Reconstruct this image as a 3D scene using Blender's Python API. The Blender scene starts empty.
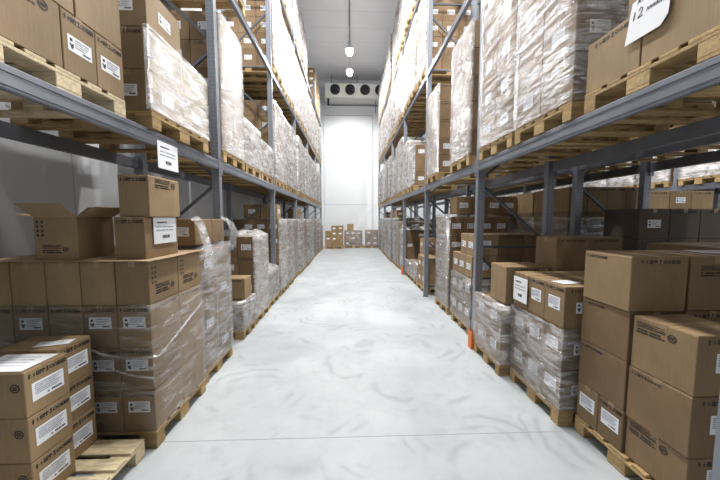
import bpy, math, random
from mathutils import Vector, Matrix, noise
from mathutils.bvhtree import BVHTree
random.seed(7)
sc = bpy.context.scene
col = sc.collection
PI = math.pi

# ------------------------------------------------------------------ camera
H = 1.9
FPX = 285.0
TH = math.atan2(21.0, FPX)
PSI = math.atan2(10.0, FPX / math.cos(TH))
cd = bpy.data.cameras.new('camera'); cam = bpy.data.objects.new('camera', cd); col.objects.link(cam)
cam.location = (0, 0, H); cam.rotation_euler = (PI/2 - TH, 0, -PSI)
cd.sensor_width = 36; cd.lens = FPX / 720 * 36; cd.clip_start = 0.05; cd.clip_end = 100
sc.camera = cam

# ------------------------------------------------------------------ materials
def newmat(name):
    m = bpy.data.materials.new(name); m.use_nodes = True
    nt = m.node_tree; nt.nodes.clear()
    out = nt.nodes.new('ShaderNodeOutputMaterial')
    return m, nt, out
def N(nt, t, **kw):
    n = nt.nodes.new(t)
    for k, v in kw.items():
        if k in n.inputs.keys(): n.inputs[k].default_value = v
        else: setattr(n, k, v)
    return n
def L(nt, a, b): nt.links.new(a, b)
def ramp(nt, src, stops):
    r = nt.nodes.new('ShaderNodeValToRGB'); e = r.color_ramp.elements
    while len(e) < len(stops): e.new(0.5)
    for i, (p, c) in enumerate(stops):
        e[i].position = p; e[i].color = (c, c, c, 1) if not isinstance(c, tuple) else (*c, 1)
    L(nt, src, r.inputs['Fac']); return r
def coords(nt, scale=(1, 1, 1), kind='Object'):
    tc = nt.nodes.new('ShaderNodeTexCoord'); mp = nt.nodes.new('ShaderNodeMapping')
    mp.inputs['Scale'].default_value = scale
    L(nt, tc.outputs[kind], mp.inputs['Vector']); return mp.outputs['Vector']
def mix(nt, fac, a, b, mode='MIX'):
    m = nt.nodes.new('ShaderNodeMix'); m.data_type = 'RGBA'; m.blend_type = mode
    for sock, v in ((m.inputs[0], fac), (m.inputs[6], a), (m.inputs[7], b)):
        if isinstance(v, (int, float)): sock.default_value = v
        elif isinstance(v, tuple): sock.default_value = (*v, 1)
        else: L(nt, v, sock)
    return m.outputs[2]
def math_n(nt, op, a, b=0.0, c=None, clamp=False):
    m = nt.nodes.new('ShaderNodeMath'); m.operation = op; m.use_clamp = clamp
    for i, v in enumerate((a, b, c)):
        if v is None: continue
        if isinstance(v, (int, float)): m.inputs[i].default_value = v
        else: L(nt, v, m.inputs[i])
    return m.outputs[0]
def bump(nt, src, strength, dist, bsdf):
    b = nt.nodes.new('ShaderNodeBump'); b.inputs['Strength'].default_value = strength; b.inputs['Distance'].default_value = dist
    L(nt, src, b.inputs['Height']); L(nt, b.outputs[0], bsdf.inputs['Normal'])

def simple(name, c, rough=0.6, metal=0.0, nscale=8, var=0.12, bmp=0.0):
    m, nt, out = newmat(name)
    p = N(nt, 'ShaderNodeBsdfPrincipled'); p.inputs['Roughness'].default_value = rough; p.inputs['Metallic'].default_value = metal
    n = N(nt, 'ShaderNodeTexNoise', Scale=nscale, Detail=4.0); L(nt, coords(nt), n.inputs['Vector'])
    r = ramp(nt, n.outputs['Fac'], [(0.3, 1 - var), (0.7, 1.0)])
    L(nt, mix(nt, 1.0, c, r.outputs[0], 'MULTIPLY'), p.inputs['Base Color'])
    if bmp: bump(nt, n.outputs['Fac'], bmp, 0.002, p)
    L(nt, p.outputs[0], out.inputs[0]); return m

def cardboard(name, c1, c2):
    m, nt, out = newmat(name)
    p = N(nt, 'ShaderNodeBsdfPrincipled', Roughness=0.75)
    oi = nt.nodes.new('ShaderNodeObjectInfo'); geo = nt.nodes.new('ShaderNodeNewGeometry')
    rnd = math_n(nt, 'FRACT', math_n(nt, 'ADD', oi.outputs['Random'], geo.outputs['Random Per Island']))
    base = mix(nt, rnd, c1, c2)
    v = coords(nt, (1, 1, 1)); n = N(nt, 'ShaderNodeTexNoise', Scale=3.5, Detail=5.0, Roughness=0.6); L(nt, v, n.inputs['Vector'])
    r = ramp(nt, n.outputs['Fac'], [(0.3, 0.82), (0.7, 1.06)])
    base = mix(nt, 1.0, base, r.outputs[0], 'MULTIPLY')
    v2 = coords(nt, (60, 60, 2)); n2 = N(nt, 'ShaderNodeTexNoise', Scale=2.5, Detail=2.0); L(nt, v2, n2.inputs['Vector'])
    r2 = ramp(nt, n2.outputs['Fac'], [(0.3, 0.9), (0.7, 1.05)])
    base = mix(nt, 1.0, base, r2.outputs[0], 'MULTIPLY')
    L(nt, base, p.inputs['Base Color'])
    bump(nt, n2.outputs['Fac'], 0.12, 0.002, p)
    L(nt, p.outputs[0], out.inputs[0]); return m

M = {}
M['card'] = cardboard('cardboard', (0.265, 0.175, 0.092), (0.195, 0.123, 0.062))
M['card_tan'] = cardboard('tan_cardboard', (0.34, 0.232, 0.122), (0.255, 0.169, 0.086))
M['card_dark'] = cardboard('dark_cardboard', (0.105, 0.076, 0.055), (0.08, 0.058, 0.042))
M['card_in'] = cardboard('cardboard_inside', (0.40, 0.28, 0.165), (0.36, 0.245, 0.14))
M['paper'] = simple('white_paper', (0.86, 0.87, 0.9), 0.6, nscale=3, var=0.05)
M['ink'] = simple('black_ink', (0.03, 0.026, 0.024), 0.7)
M['greyink'] = simple('grey_ink', (0.33, 0.35, 0.42), 0.7)
M['steel'] = simple('grey_painted_steel', (0.225, 0.24, 0.28), 0.38, 0.35, nscale=5, var=0.2)
M['brace'] = simple('dark_galvanised_steel', (0.13, 0.14, 0.16), 0.45, 0.5, nscale=5, var=0.25)
M['orange'] = simple('orange_guard_paint', (0.85, 0.2, 0.03), 0.45)
M['tape'] = simple('brown_packing_tape', (0.34, 0.23, 0.128), 0.3, nscale=12, var=0.15)
M['black'] = simple('black_plastic', (0.012, 0.012, 0.014), 0.4)
M['fanmetal'] = simple('fan_grille_steel', (0.05, 0.055, 0.06), 0.35, 0.6)
M['cooler'] = simple('white_cooler_enamel', (0.82, 0.82, 0.78), 0.35, nscale=2, var=0.05)
M['lampgrey'] = simple('aluminium_lamp_housing', (0.6, 0.62, 0.64), 0.3, 0.6)

def wood(name, c1, c2):
    m, nt, out = newmat(name)
    p = N(nt, 'ShaderNodeBsdfPrincipled', Roughness=0.7)
    geo = nt.nodes.new('ShaderNodeNewGeometry'); oi = nt.nodes.new('ShaderNodeObjectInfo')
    rnd = math_n(nt, 'FRACT', math_n(nt, 'ADD', oi.outputs['Random'], geo.outputs['Random Per Island']))
    n = N(nt, 'ShaderNodeTexNoise', Scale=3.0, Detail=5.0, Distortion=0.6); L(nt, coords(nt, (3, 14, 14)), n.inputs['Vector'])
    r = ramp(nt, n.outputs['Fac'], [(0.3, 0.62), (0.65, 1.05)])
    c = mix(nt, 1.0, mix(nt, rnd, c1, c2), r.outputs[0], 'MULTIPLY')
    L(nt, c, p.inputs['Base Color']); bump(nt, n.outputs['Fac'], 0.3, 0.002, p)
    L(nt, p.outputs[0], out.inputs[0]); return m
M['wood'] = wood('pallet_pine', (0.56, 0.39, 0.18), (0.38, 0.25, 0.108))
M['wood_pale'] = wood('fresh_pallet_pine', (0.76, 0.63, 0.42), (0.66, 0.53, 0.33))

def film(name, lo, hi, p0, p1, rough=0.22, zs=9, dt=5.0):
    m, nt, out = newmat(name)
    d = N(nt, 'ShaderNodeBsdfDiffuse'); d.inputs['Color'].default_value = (0.86, 0.86, 0.88, 1)
    tr = N(nt, 'ShaderNodeBsdfTranslucent'); tr.inputs['Color'].default_value = (0.86, 0.86, 0.88, 1)
    g = N(nt, 'ShaderNodeBsdfGlossy', Roughness=rough); g.inputs['Color'].default_value = (0.95, 0.95, 0.97, 1)
    t = N(nt, 'ShaderNodeBsdfTransparent'); t.inputs['Color'].default_value = (0.97, 0.97, 0.97, 1)
    # long tilted streaks of stretched film
    tc0 = nt.nodes.new('ShaderNodeTexCoord'); oi = nt.nodes.new('ShaderNodeObjectInfo')
    cx = nt.nodes.new('ShaderNodeCombineXYZ'); L(nt, math_n(nt, 'MULTIPLY', oi.outputs['Random'], 37.0), cx.inputs[0]); L(nt, math_n(nt, 'MULTIPLY', oi.outputs['Random'], 91.0), cx.inputs[2])
    tc = nt.nodes.new('ShaderNodeVectorMath'); tc.operation = 'ADD'; L(nt, tc0.outputs['Object'], tc.inputs[0]); L(nt, cx.outputs[0], tc.inputs[1])
    mp = nt.nodes.new('ShaderNodeMapping'); mp.inputs['Rotation'].default_value = (0.25, 0.2, 0); mp.inputs['Scale'].default_value = (1.3, 1.3, zs)
    L(nt, tc.outputs[0], mp.inputs['Vector'])
    n1 = N(nt, 'ShaderNodeTexNoise', Scale=2.2, Detail=dt, Roughness=0.55, Distortion=0.8); L(nt, mp.outputs[0], n1.inputs['Vector'])
    mp2 = nt.nodes.new('ShaderNodeMapping'); mp2.inputs['Rotation'].default_value = (-0.5, 0.45, 0.3); mp2.inputs['Scale'].default_value = (2, 2, 12)
    L(nt, tc.outputs[0], mp2.inputs['Vector'])
    n2 = N(nt, 'ShaderNodeTexNoise', Scale=1.7, Detail=3.0, Roughness=0.6, Distortion=2.0); L(nt, mp2.outputs[0], n2.inputs['Vector'])
    s = math_n(nt, 'MULTIPLY_ADD', n1.outputs['Fac'], 0.6, math_n(nt, 'MULTIPLY', n2.outputs['Fac'], 0.4))
    a = ramp(nt, s, [(p0, lo), (p1, hi)])
    lw = nt.nodes.new('ShaderNodeLayerWeight'); lw.inputs['Blend'].default_value = 0.3
    alpha = math_n(nt, 'MULTIPLY_ADD', lw.outputs['Facing'], 0.08, a.outputs[0], clamp=True)
    mx0 = nt.nodes.new('ShaderNodeMixShader'); mx0.inputs[0].default_value = 0.35
    L(nt, d.outputs[0], mx0.inputs[1]); L(nt, tr.outputs[0], mx0.inputs[2])
    mx = nt.nodes.new('ShaderNodeMixShader'); mx.inputs[0].default_value = 0.5
    L(nt, mx0.outputs[0], mx.inputs[1]); L(nt, g.outputs[0], mx.inputs[2])
    b = nt.nodes.new('ShaderNodeBump'); b.inputs['Strength'].default_value = 1.0; b.inputs['Distance'].default_value = 0.06
    n5 = N(nt, 'ShaderNodeTexNoise', Scale=9.0, Detail=3.0, Distortion=1.5); L(nt, mp2.outputs[0], n5.inputs['Vector'])
    L(nt, math_n(nt, 'MULTIPLY_ADD', n5.outputs['Fac'], 0.25, s), b.inputs['Height'])
    L(nt, b.outputs[0], g.inputs['Normal']); L(nt, b.outputs[0], d.inputs['Normal'])
    fr = nt.nodes.new('ShaderNodeFresnel'); fr.inputs['IOR'].default_value = 1.5; L(nt, b.outputs[0], fr.inputs['Normal'])
    g2 = N(nt, 'ShaderNodeBsdfGlossy', Roughness=0.12); g2.inputs['Color'].default_value = (1, 1, 1, 1); L(nt, b.outputs[0], g2.inputs['Normal'])
    coat = nt.nodes.new('ShaderNodeMixShader'); L(nt, math_n(nt, 'MINIMUM', math_n(nt, 'MULTIPLY', fr.outputs[0], 0.45), .3), coat.inputs[0]); L(nt, t.outputs[0], coat.inputs[1]); L(nt, g2.outputs[0], coat.inputs[2])
    mo = nt.nodes.new('ShaderNodeMixShader'); L(nt, alpha, mo.inputs[0]); L(nt, coat.outputs[0], mo.inputs[1]); L(nt, mx.outputs[0], mo.inputs[2])
    L(nt, mo.outputs[0], out.inputs[0]); return m
M['film1'] = film('clear_stretch_film', 0.01, 0.55, 0.50, 0.68)
M['film2'] = film('hazy_stretch_film', 0.05, 0.8, 0.45, 0.66)
M['film3'] = film('white_stretch_film', 0.16, 0.74, 0.40, 0.66, 0.28, 4, 2.5)

# upright steel with punched slots
def slotted():
    m, nt, out = newmat('slotted_upright_steel')
    p = N(nt, 'ShaderNodeBsdfPrincipled', Roughness=0.38, Metallic=0.35)
    tc = nt.nodes.new('ShaderNodeTexCoord'); sx = nt.nodes.new('ShaderNodeSeparateXYZ'); L(nt, tc.outputs['Object'], sx.inputs[0])
    fz = math_n(nt, 'FRACT', math_n(nt, 'MULTIPLY', sx.outputs[2], 20.0))
    mz = math_n(nt, 'LESS_THAN', math_n(nt, 'ABSOLUTE', math_n(nt, 'SUBTRACT', fz, 0.5)), 0.26)
    ax = math_n(nt, 'ABSOLUTE', math_n(nt, 'SUBTRACT', math_n(nt, 'ABSOLUTE', sx.outputs[0]), 0.024))
    mxx = math_n(nt, 'LESS_THAN', ax, 0.007)
    mask = math_n(nt, 'MULTIPLY', mz, mxx)
    L(nt, mix(nt, mask, (0.245, 0.262, 0.30), (0.17, 0.18, 0.2)), p.inputs['Base Color'])
    L(nt, p.outputs[0], out.inputs[0]); return m
M['upright'] = slotted()

def floor_mat():
    m, nt, out = newmat('polished_pale_concrete')
    p = N(nt, 'ShaderNodeBsdfPrincipled', Roughness=0.5)
    v = coords(nt)
    n = N(nt, 'ShaderNodeTexNoise', Scale=1.1, Detail=7.0, Roughness=0.62); L(nt, v, n.inputs['Vector'])
    r = ramp(nt, n.outputs['Fac'], [(0.3, (0.345, 0.37, 0.388)), (0.62, (0.455, 0.483, 0.498))])
    # curved scuffs left by tyres
    vo = N(nt, 'ShaderNodeTexVoronoi', Scale=0.95); vo.inputs['Randomness'].default_value = 0.9
    nd = N(nt, 'ShaderNodeTexNoise', Scale=2.2, Detail=2.0); L(nt, v, nd.inputs['Vector'])
    dist = nt.nodes.new('ShaderNodeVectorMath'); dist.operation = 'MULTIPLY_ADD'
    L(nt, nd.outputs['Color'], dist.inputs[0]); dist.inputs[1].default_value = (0.35, 0.35, 0); L(nt, v, dist.inputs[2])
    L(nt, dist.outputs[0], vo.inputs['Vector'])
    ring = math_n(nt, 'ABSOLUTE', math_n(nt, 'SINE', math_n(nt, 'MULTIPLY', vo.outputs['Distance'], 26.0)))
    ringm = math_n(nt, 'POWER', ring, 5.0)
    n3 = N(nt, 'ShaderNodeTexNoise', Scale=1.9, Detail=3.0); L(nt, v, n3.inputs['Vector'])
    rm = ramp(nt, n3.outputs['Fac'], [(0.50, 0.0), (0.60, 1.0)])
    sc_ = math_n(nt, 'MULTIPLY', math_n(nt, 'MULTIPLY', ringm, rm.outputs[0]), 0.46)
    c = mix(nt, sc_, r.outputs[0], (0.24, 0.26, 0.28))
    n4 = N(nt, 'ShaderNodeTexNoise', Scale=5.5, Detail=5.0, Roughness=0.7); L(nt, v, n4.inputs['Vector'])
    r4 = ramp(nt, n4.outputs['Fac'], [(0.54, 0.0), (0.72, 0.35)])
    c = mix(nt, r4.outputs[0], c, (0.31, 0.33, 0.35))
    L(nt, c, p.inputs['Base Color'])
    rr = ramp(nt, n.outputs['Fac'], [(0.3, 0.42), (0.7, 0.6)]); L(nt, rr.outputs[0], p.inputs['Roughness'])
    L(nt, p.outputs[0], out.inputs[0]); return m
M['floor'] = floor_mat()

def panel_mat(name, c, axis, width, rough=0.45, seam=0.62):
    m, nt, out = newmat(name)
    p = N(nt, 'ShaderNodeBsdfPrincipled', Roughness=rough)
    tc = nt.nodes.new('ShaderNodeTexCoord'); sx = nt.nodes.new('ShaderNodeSeparateXYZ'); L(nt, tc.outputs['Object'], sx.inputs[0])
    fz = math_n(nt, 'FRACT', math_n(nt, 'DIVIDE', sx.outputs[axis], width))
    mz = math_n(nt, 'LESS_THAN', fz, 0.012 / width)
    n = N(nt, 'ShaderNodeTexNoise', Scale=0.8, Detail=3.0); L(nt, coords(nt), n.inputs['Vector'])
    r = ramp(nt, n.outputs['Fac'], [(0.3, 0.95), (0.7, 1.0)])
    base = mix(nt, 1.0, c, r.outputs[0], 'MULTIPLY')
    L(nt, mix(nt, mz, base, tuple(x * seam for x in c)), p.inputs['Base Color'])
    L(nt, p.outputs[0], out.inputs[0]); return m
M['wall'] = panel_mat('white_insulated_panel', (0.74, 0.76, 0.79), 1, 1.15)
M['wall_back'] = panel_mat('white_end_panel', (0.74, 0.765, 0.79), 0, 1.15, 0.45, 0.86)
M['ceil'] = panel_mat('white_ceiling_panel', (0.78, 0.78, 0.8), 1, 1.15)

def emit(name, c, s):
    m, nt, out = newmat(name); e = N(nt, 'ShaderNodeEmission', Strength=s); e.inputs['Color'].default_value = (*c, 1)
    L(nt, e.outputs[0], out.inputs[0]); return m
M['bulb'] = emit('glowing_lamp_glass', (0.96, 0.98, 1.0), 30)

# ------------------------------------------------------------------ mesh helpers
class MB:
    def __init__(self): self.v = []; self.f = []; self.mi = []
    def quadbox(self, x0, x1, y0, y1, z0, z1, mi=0):
        b = len(self.v)
        self.v += [(x0,y0,z0),(x1,y0,z0),(x1,y1,z0),(x0,y1,z0),(x0,y0,z1),(x1,y0,z1),(x1,y1,z1),(x0,y1,z1)]
        for f in ((0,3,2,1),(4,5,6,7),(0,1,5,4),(1,2,6,5),(2,3,7,6),(3,0,4,7)):
            self.f.append(tuple(b+i for i in f)); self.mi.append(mi)
    def cham(self, x0, x1, y0, y1, z0, z1, c, mi=0):
        b = len(self.v)
        cs = {}
        for ix, (X, sx) in enumerate(((x0, 1), (x1, -1))):
            for iy, (Y, sy) in enumerate(((y0, 1), (y1, -1))):
                for iz, (Z, sz) in enumerate(((z0, 1), (z1, -1))):
                    cs[(ix,iy,iz,0)] = len(self.v); self.v.append((X, Y+sy*c, Z+sz*c))
                    cs[(ix,iy,iz,1)] = len(self.v); self.v.append((X+sx*c, Y, Z+sz*c))
                    cs[(ix,iy,iz,2)] = len(self.v); self.v.append((X+sx*c, Y+sy*c, Z))
        F = []
        def g(ix,iy,iz,k): return cs[(ix,iy,iz,k)]
        for ix in (0,1):
            q = [g(ix,0,0,0),g(ix,0,1,0),g(ix,1,1,0),g(ix,1,0,0)]; F.append(q if ix==0 else q[::-1])
        for iy in (0,1):
            q = [g(0,iy,0,1),g(1,iy,0,1),g(1,iy,1,1),g(0,iy,1,1)]; F.append(q if iy==0 else q[::-1])
        for iz in (0,1):
            q = [g(0,0,iz,2),g(0,1,iz,2),g(1,1,iz,2),g(1,0,iz,2)]; F.append(q if iz==0 else q[::-1])
        for iy in (0,1):
            for iz in (0,1):
                F.append([g(0,iy,iz,1),g(1,iy,iz,1),g(1,iy,iz,2),g(0,iy,iz,2)])
        for ix in (0,1):
            for iz in (0,1):
                F.append([g(ix,0,iz,0),g(ix,1,iz,0),g(ix,1,iz,2),g(ix,0,iz,2)])
        for ix in (0,1):
            for iy in (0,1):
                F.append([g(ix,iy,0,0),g(ix,iy,1,0),g(ix,iy,1,1),g(ix,iy,0,1)])
        for k in [(a,b_,c_) for a in (0,1) for b_ in (0,1) for c_ in (0,1)]:
            F.append([g(*k,0),g(*k,1),g(*k,2)])
        ctr = Vector(((x0+x1)/2,(y0+y1)/2,(z0+z1)/2))
        for f in F:
            a, b2, c2 = (Vector(self.v[f[0]]), Vector(self.v[f[1]]), Vector(self.v[f[2]]))
            if (b2-a).cross(c2-a).dot(a-ctr) < 0: f = f[::-1]
            self.f.append(tuple(f)); self.mi.append(mi)
    def poly(self, pts, t=0.0012, mi=0):        # flat shape in local XY with a little thickness
        b = len(self.v); n = len(pts)
        self.v += [(x, y, 0) for x, y in pts] + [(x, y, t) for x, y in pts]
        self.f.append(tuple(b+n+i for i in range(n))); self.mi.append(mi)
        for i in range(n):
            j = (i+1) % n; self.f.append((b+i, b+j, b+n+j, b+n+i)); self.mi.append(mi)
    def bar(self, p, q, w, h, mi=0):
        p = Vector(p); q = Vector(q); d = (q-p).normalized()
        up = Vector((0,1,0)); a = d.cross(up).normalized()*w/2; c = up*h/2
        b = len(self.v)
        for e in (p, q):
            for s1, s2 in ((-1,-1),(1,-1),(1,1),(-1,1)): self.v.append(tuple(e + a*s1 + c*s2))
        for f in ((0,1,2,3),(7,6,5,4),(0,4,5,1),(1,5,6,2),(2,6,7,3),(3,7,4,0)):
            self.f.append(tuple(b+i for i in f)); self.mi.append(mi)
    def lathe(self, prof, cx=0, cy=0, n=20, mi=0, axis='z'):
        b = len(self.v)
        for r, z in prof:
            for k in range(n):
                a = 2*PI*k/n; x, y = r*math.cos(a), r*math.sin(a)
                self.v.append((cx+x, cy+y, z) if axis == 'z' else (cx+x, z, cy+y))
        for i in range(len(prof)-1):
            for k in range(n):
                k2 = (k+1) % n
                self.f.append((b+i*n+k, b+i*n+k2, b+(i+1)*n+k2, b+(i+1)*n+k)); self.mi.append(mi)
    def mesh(self, name, mats, smooth=False):
        me = bpy.data.meshes.new(name); me.from_pydata(self.v, [], self.f)
        for m in mats: me.materials.append(m)
        me.polygons.foreach_set('material_index', self.mi)
        if smooth: me.polygons.foreach_set('use_smooth', [True]*len(self.f))
        me.validate(); me.update(); return me
cache = {}
def cached(key, fn):
    if key not in cache: cache[key] = fn()
    return cache[key]
def link(name, me, parent=None, loc=(0,0,0), rot=(0,0,0)):
    o = bpy.data.objects.new(name, me); col.objects.link(o)
    o.location = loc; o.rotation_euler = rot
    if parent: o.parent = parent
    return o
def tag(o, label, cat, group=None, kind=None):
    o['label'] = label
    o['category'] = cat
    if group: o['group'] = group
    o['kind'] = kind or 'thing'
    return o
def copy_tree(o, parent=None):
    c = o.copy(); col.objects.link(c); c.parent = parent
    for ch in list(o.children): copy_tree(ch, c)
    return c

# ------------------------------------------------------------------ the building
XL, XR, YB, YF, ZC = -3.2, 9.5, -4.0, 20.3, 11.4
def shell(name, b, mat):
    mb = MB(); mb.quadbox(*b); o = link(name, mb.mesh(name, [mat])); o['kind'] = 'structure'; return o
shell('floor', (XL, XR, YB, YF, -0.2, 0), M['floor'])
shell('ceiling', (XL-.2, XR+.2, YB-.2, YF+.2, ZC, ZC+0.2), M['ceil'])
shell('wall_left', (XL-0.2, XL, YB-.2, YF+.2, -.2, ZC), M['wall'])
shell('wall_right', (XR, XR+0.2, YB-.2, YF+.2, -.2, ZC), M['wall'])
shell('wall_back', (XL, XR, YF, YF+0.2, -.2, ZC), M['wall_back'])
M['wall_darkened'] = simple('darkened_unseen_wall', (0.12, 0.13, 0.14), 0.6)  # for the unseen wall behind the camera, darkened to cut bounce light
shell('wall_front', (XL, XR, YB-0.2, YB, -.2, ZC), M['wall_darkened'])
# sliding cold-room door on the end wall
mb = MB(); mb.cham(-1.75, 1.55, YF-0.07, YF, 0.02, 9.0, 0.02)
for x in (-1.78, 1.52): mb.cham(x, x+.06, YF-0.09, YF, 0.0, 9.06, 0.01)
mb.cham(-1.78, 1.58, YF-0.09, YF, 2.92, 2.95, 0.005)
mb.cham(-1.78, 1.58, YF-0.09, YF, 9.03, 9.09, 0.01)
o = link('door_1', mb.mesh('door_1', [M['wall_back']])); o['kind'] = 'structure'
# floor joint strips
M['joint'] = simple('grey_joint_sealant', (0.36, 0.38, 0.39), 0.7)
mb = MB()
for y in (2.36, 8.4, 14.4): mb.quadbox(XL, XR, y-0.004, y+0.004, -0.01, 0.0012)
o = link('trim_1', mb.mesh('trim_1', [M['joint']])); o['kind'] = 'structure'

# ceiling conduit
mb = MB(); mb.quadbox(-0.03, 0.03, -3.5, 17.2, ZC-0.06, ZC-0.001)
tag(link('cable_conduit', mb.mesh('cable_conduit', [M['brace']])), 'thin grey cable conduit running down the middle of the ceiling', 'conduit')

# ------------------------------------------------------------------ rack steel
LV = (2.70, 5.30, 7.72)
BH = 0.13
UY = [1.23 + 2.8*i for i in range(7)]
ORD = ['first','second','third','fourth','fifth','sixth','seventh','eighth','ninth','tenth','eleventh','twelfth','thirteenth','fourteenth','fifteenth','sixteenth','seventeenth','eighteenth','nineteenth','twentieth','twenty-first','twenty-second']
def upright_mesh():
    mb = MB(); w, d, t = 0.05, 0.04, 0.004      # omega section: web with two returns; x along rack depth is local y
    mb.quadbox(-w, w, -d, -d+t, 0, 9.0)
    mb.quadbox(-w, -w+t, -d+t, d, 0, 9.0); mb.quadbox(w-t, w, -d+t, d, 0, 9.0)
    mb.quadbox(-w+t, -w+.03, d-t, d, 0, 9.0); mb.quadbox(w-.03, w-t, d-t, d, 0, 9.0)
    mb.quadbox(-w-.03, w+.03, -d-.0, d, 0, 0.006)
    return mb.mesh('upright', [M['upright']])
HB = (0.25, 1.5, 5.35, 6.8, 8.85)
DB = ((1.35,.45),(2.35,1.6),(2.5,3.25),(4.1,3.35),(4.3,5.1),(6.5,5.65),(6.95,7.7),(8.7,7.9))
def frame(sx, xf, y, label, group):
    r = bpy.data.objects.new('rack_ladder', None); col.objects.link(r); r.location = (xf + sx*0.55, y, 0); r.rotation_euler = (0,0,0)
    tag(r, label, 'rack frame', group)
    me = cached('upright', upright_mesh)
    # front upright: web turned to the camera side, slots showing
    link('upright', me, r, (-sx*0.50, 0, 0)); link('upright', me, r, (sx*0.50, 0, 0))
    def hb(z):
        mb = MB(); mb.bar((-.45, 0, 0), (.45, 0, 0), 0.035, 0.03); return mb.mesh('horizontal_brace', [M['brace']])
    def dbm(dz):
        mb = MB(); mb.bar((-.45, 0, 0), (.45, 0, dz), 0.035, 0.03); return mb.mesh('diagonal_brace', [M['brace']])
    for z in HB: link('horizontal_brace', cached('hb', lambda: hb(0)), r, (0, 0, z))
    for zf, zb in DB:
        a, b = (zf, zb) if sx > 0 else (zb, zf)
        dz = round(b - a, 3)
        link('diagonal_brace', cached(('db', dz), lambda: dbm(dz)), r, (0, 0.0, a))
    return r
def beam_mesh(Lh=2.8):
    mb = MB(); y0, y1 = 0.052, Lh-0.052
    mb.cham(-0.025, 0.025, y0, y1, -BH, 0, 0.006)
    mb.quadbox(0.025, 0.031, y0, y1, -BH+0.02, -BH+0.03)   # pressed rib on the outer face
    mb.quadbox(0.025, 0.031, y0, y1, -0.04, -0.03)
    return mb.mesh('beam', [M['steel']])
def conn_mesh():
    mb = MB(); mb.quadbox(0.026, 0.031, 0, 0.06, -0.19, 0.03); mb.quadbox(-0.02, 0.031, 0.0505, 0.0545, -0.19, 0.03)
    for z in (-.16, -.11, -.02, .015): mb.quadbox(0.031, 0.036, 0.015, 0.028, z-.006, z+.006)
    return mb.mesh('end_connector', [M['steel']])
def beam(xo, sx_out, y, z, label, group):
    # xo is the outer face x; sx_out the direction the face looks
    o = link('rack_beam', cached('beam', beam_mesh), None, (xo + sx_out*0.003 - sx_out*0.026 + sx_out*0.0, y, z))
    if sx_out < 0:
        o.rotation_euler = (0, 0, PI); o.location.y = y + 2.8
    tag(o, label, 'rack beam', group)
    c = cached('conn', conn_mesh)
    link('end_connector', c, o, (0, 0, 0))
    c2 = link('end_connector', cached('conn2', lambda: flipped(c)), o, (0, 2.8, 0))
    return o
def flipped(me):
    m2 = me.copy()
    for v in m2.vertices: v.co.y = -v.co.y
    m2.flip_normals(); return m2
def guard_mesh():
    mb = MB(); mb.cham(-.004, .004, -.055, .055, 0, .26, .003); mb.cham(.004, .05, -.055, -.047, 0, .26, .003); mb.cham(.004, .05, .047, .055, 0, .26, .003)
    return mb.mesh('upright_guard', [M['orange']])

RK = {'left': (-1.775, -1), 'right': (1.80, 1), 'back-to-back': (3.22, 1), 'far aisle': (8.0, 1)}
LN = ('lower', 'middle', 'top')
for nm, (xf, sx) in RK.items():
    for i, y in enumerate(UY):
        ln = {'left': 'left of the aisle', 'right': 'right of the aisle', 'back-to-back': 'in the rack behind the right one', 'far aisle': 'in the rack across the next aisle'}[nm]
        frame(sx, xf, y, f'{ORD[i]} grey slotted upright frame from the camera, {ln}', 'upright frames ' + ln)
        if (nm, i) in (('left', 1), ('right', 1), ('right', 3)):
            g = link('upright_guard', cached('guard', guard_mesh), None, (xf - sx*0.037, y, 0), (0, 0, PI if sx < 0 else 0))
            tag(g, f'small orange foot guard on {ORD[i]} upright, {ln}', 'guard', 'orange upright guards')
    for i, y in enumerate(UY[:-1]):
        for k, z in enumerate(LV):
            if nm in ('back-to-back', 'far aisle') and k == 2: continue
            beam(xf, -sx, y, z, f'grey {LN[k]} shelf front beam, {ORD[i]} bay, {ln}', 'front beams ' + ln)
            beam(xf + sx*1.1, sx, y, z, f'grey {LN[k]} shelf rear beam, {ORD[i]} bay, {ln}', 'rear beams ' + ln)

# ------------------------------------------------------------------ pallets
# local origin: centre of footprint on the ground; deck boards run along x
def pboards():
    out = []
    for y in (-.3275, -.164, 0, .164, .3275): out.append(('deck_board', (-.6, .6, y-(.0725 if abs(y)>.3 or y==0 else .05), y+(.0725 if abs(y)>.3 or y==0 else .05), .122, .144)))
    for x in (-.5275, 0, .5275): out.append(('stringer_board', (x-.0725, x+.0725, -.4, .4, .1, .122)))
    for x in (-.5275, 0, .5275):
        for y in (-.35, 0, .35):
            w = .0725 if y == 0 else .05
            out.append(('block', (x-.0725, x+.0725, y-w, y+w, .022, .1)))
    for y in (-.35, 0, .35):
        w = .0725 if y == 0 else .05
        out.append(('bottom_board', (-.6, .6, y-w, y+w, 0, .022)))
    return out
def pallet_joined():
    mb = MB()
    for n, b in pboards(): mb.cham(*b, 0.003)
    return mb.mesh('pallet', [M['wood']])
def pallet(x, y, z, label, group, detail, pale=False, sy=1.0):
    if detail:
        r = bpy.data.objects.new('pallet', None); col.objects.link(r)
        for n, b in pboards():
            cx, cy, cz = (b[0]+b[1])/2, (b[2]+b[3])/2, b[4]
            dim = tuple(round(v, 4) for v in (b[1]-b[0], b[3]-b[2], b[5]-b[4]))
            def mk():
                mb = MB(); mb.cham(-dim[0]/2, dim[0]/2, -dim[1]/2, dim[1]/2, 0, dim[2], .003); return mb.mesh(n, [M['wood_pale' if pale else 'wood']])
            link(n, cached((n, dim, pale), mk), r, (cx, cy, cz))
    else:
        r = link('pallet', cached('pallet', pallet_joined))
    r.location = (x, y, z + 0.001); r.scale = (1, sy, 1)
    tag(r, label, 'pallet', group); return r

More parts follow.
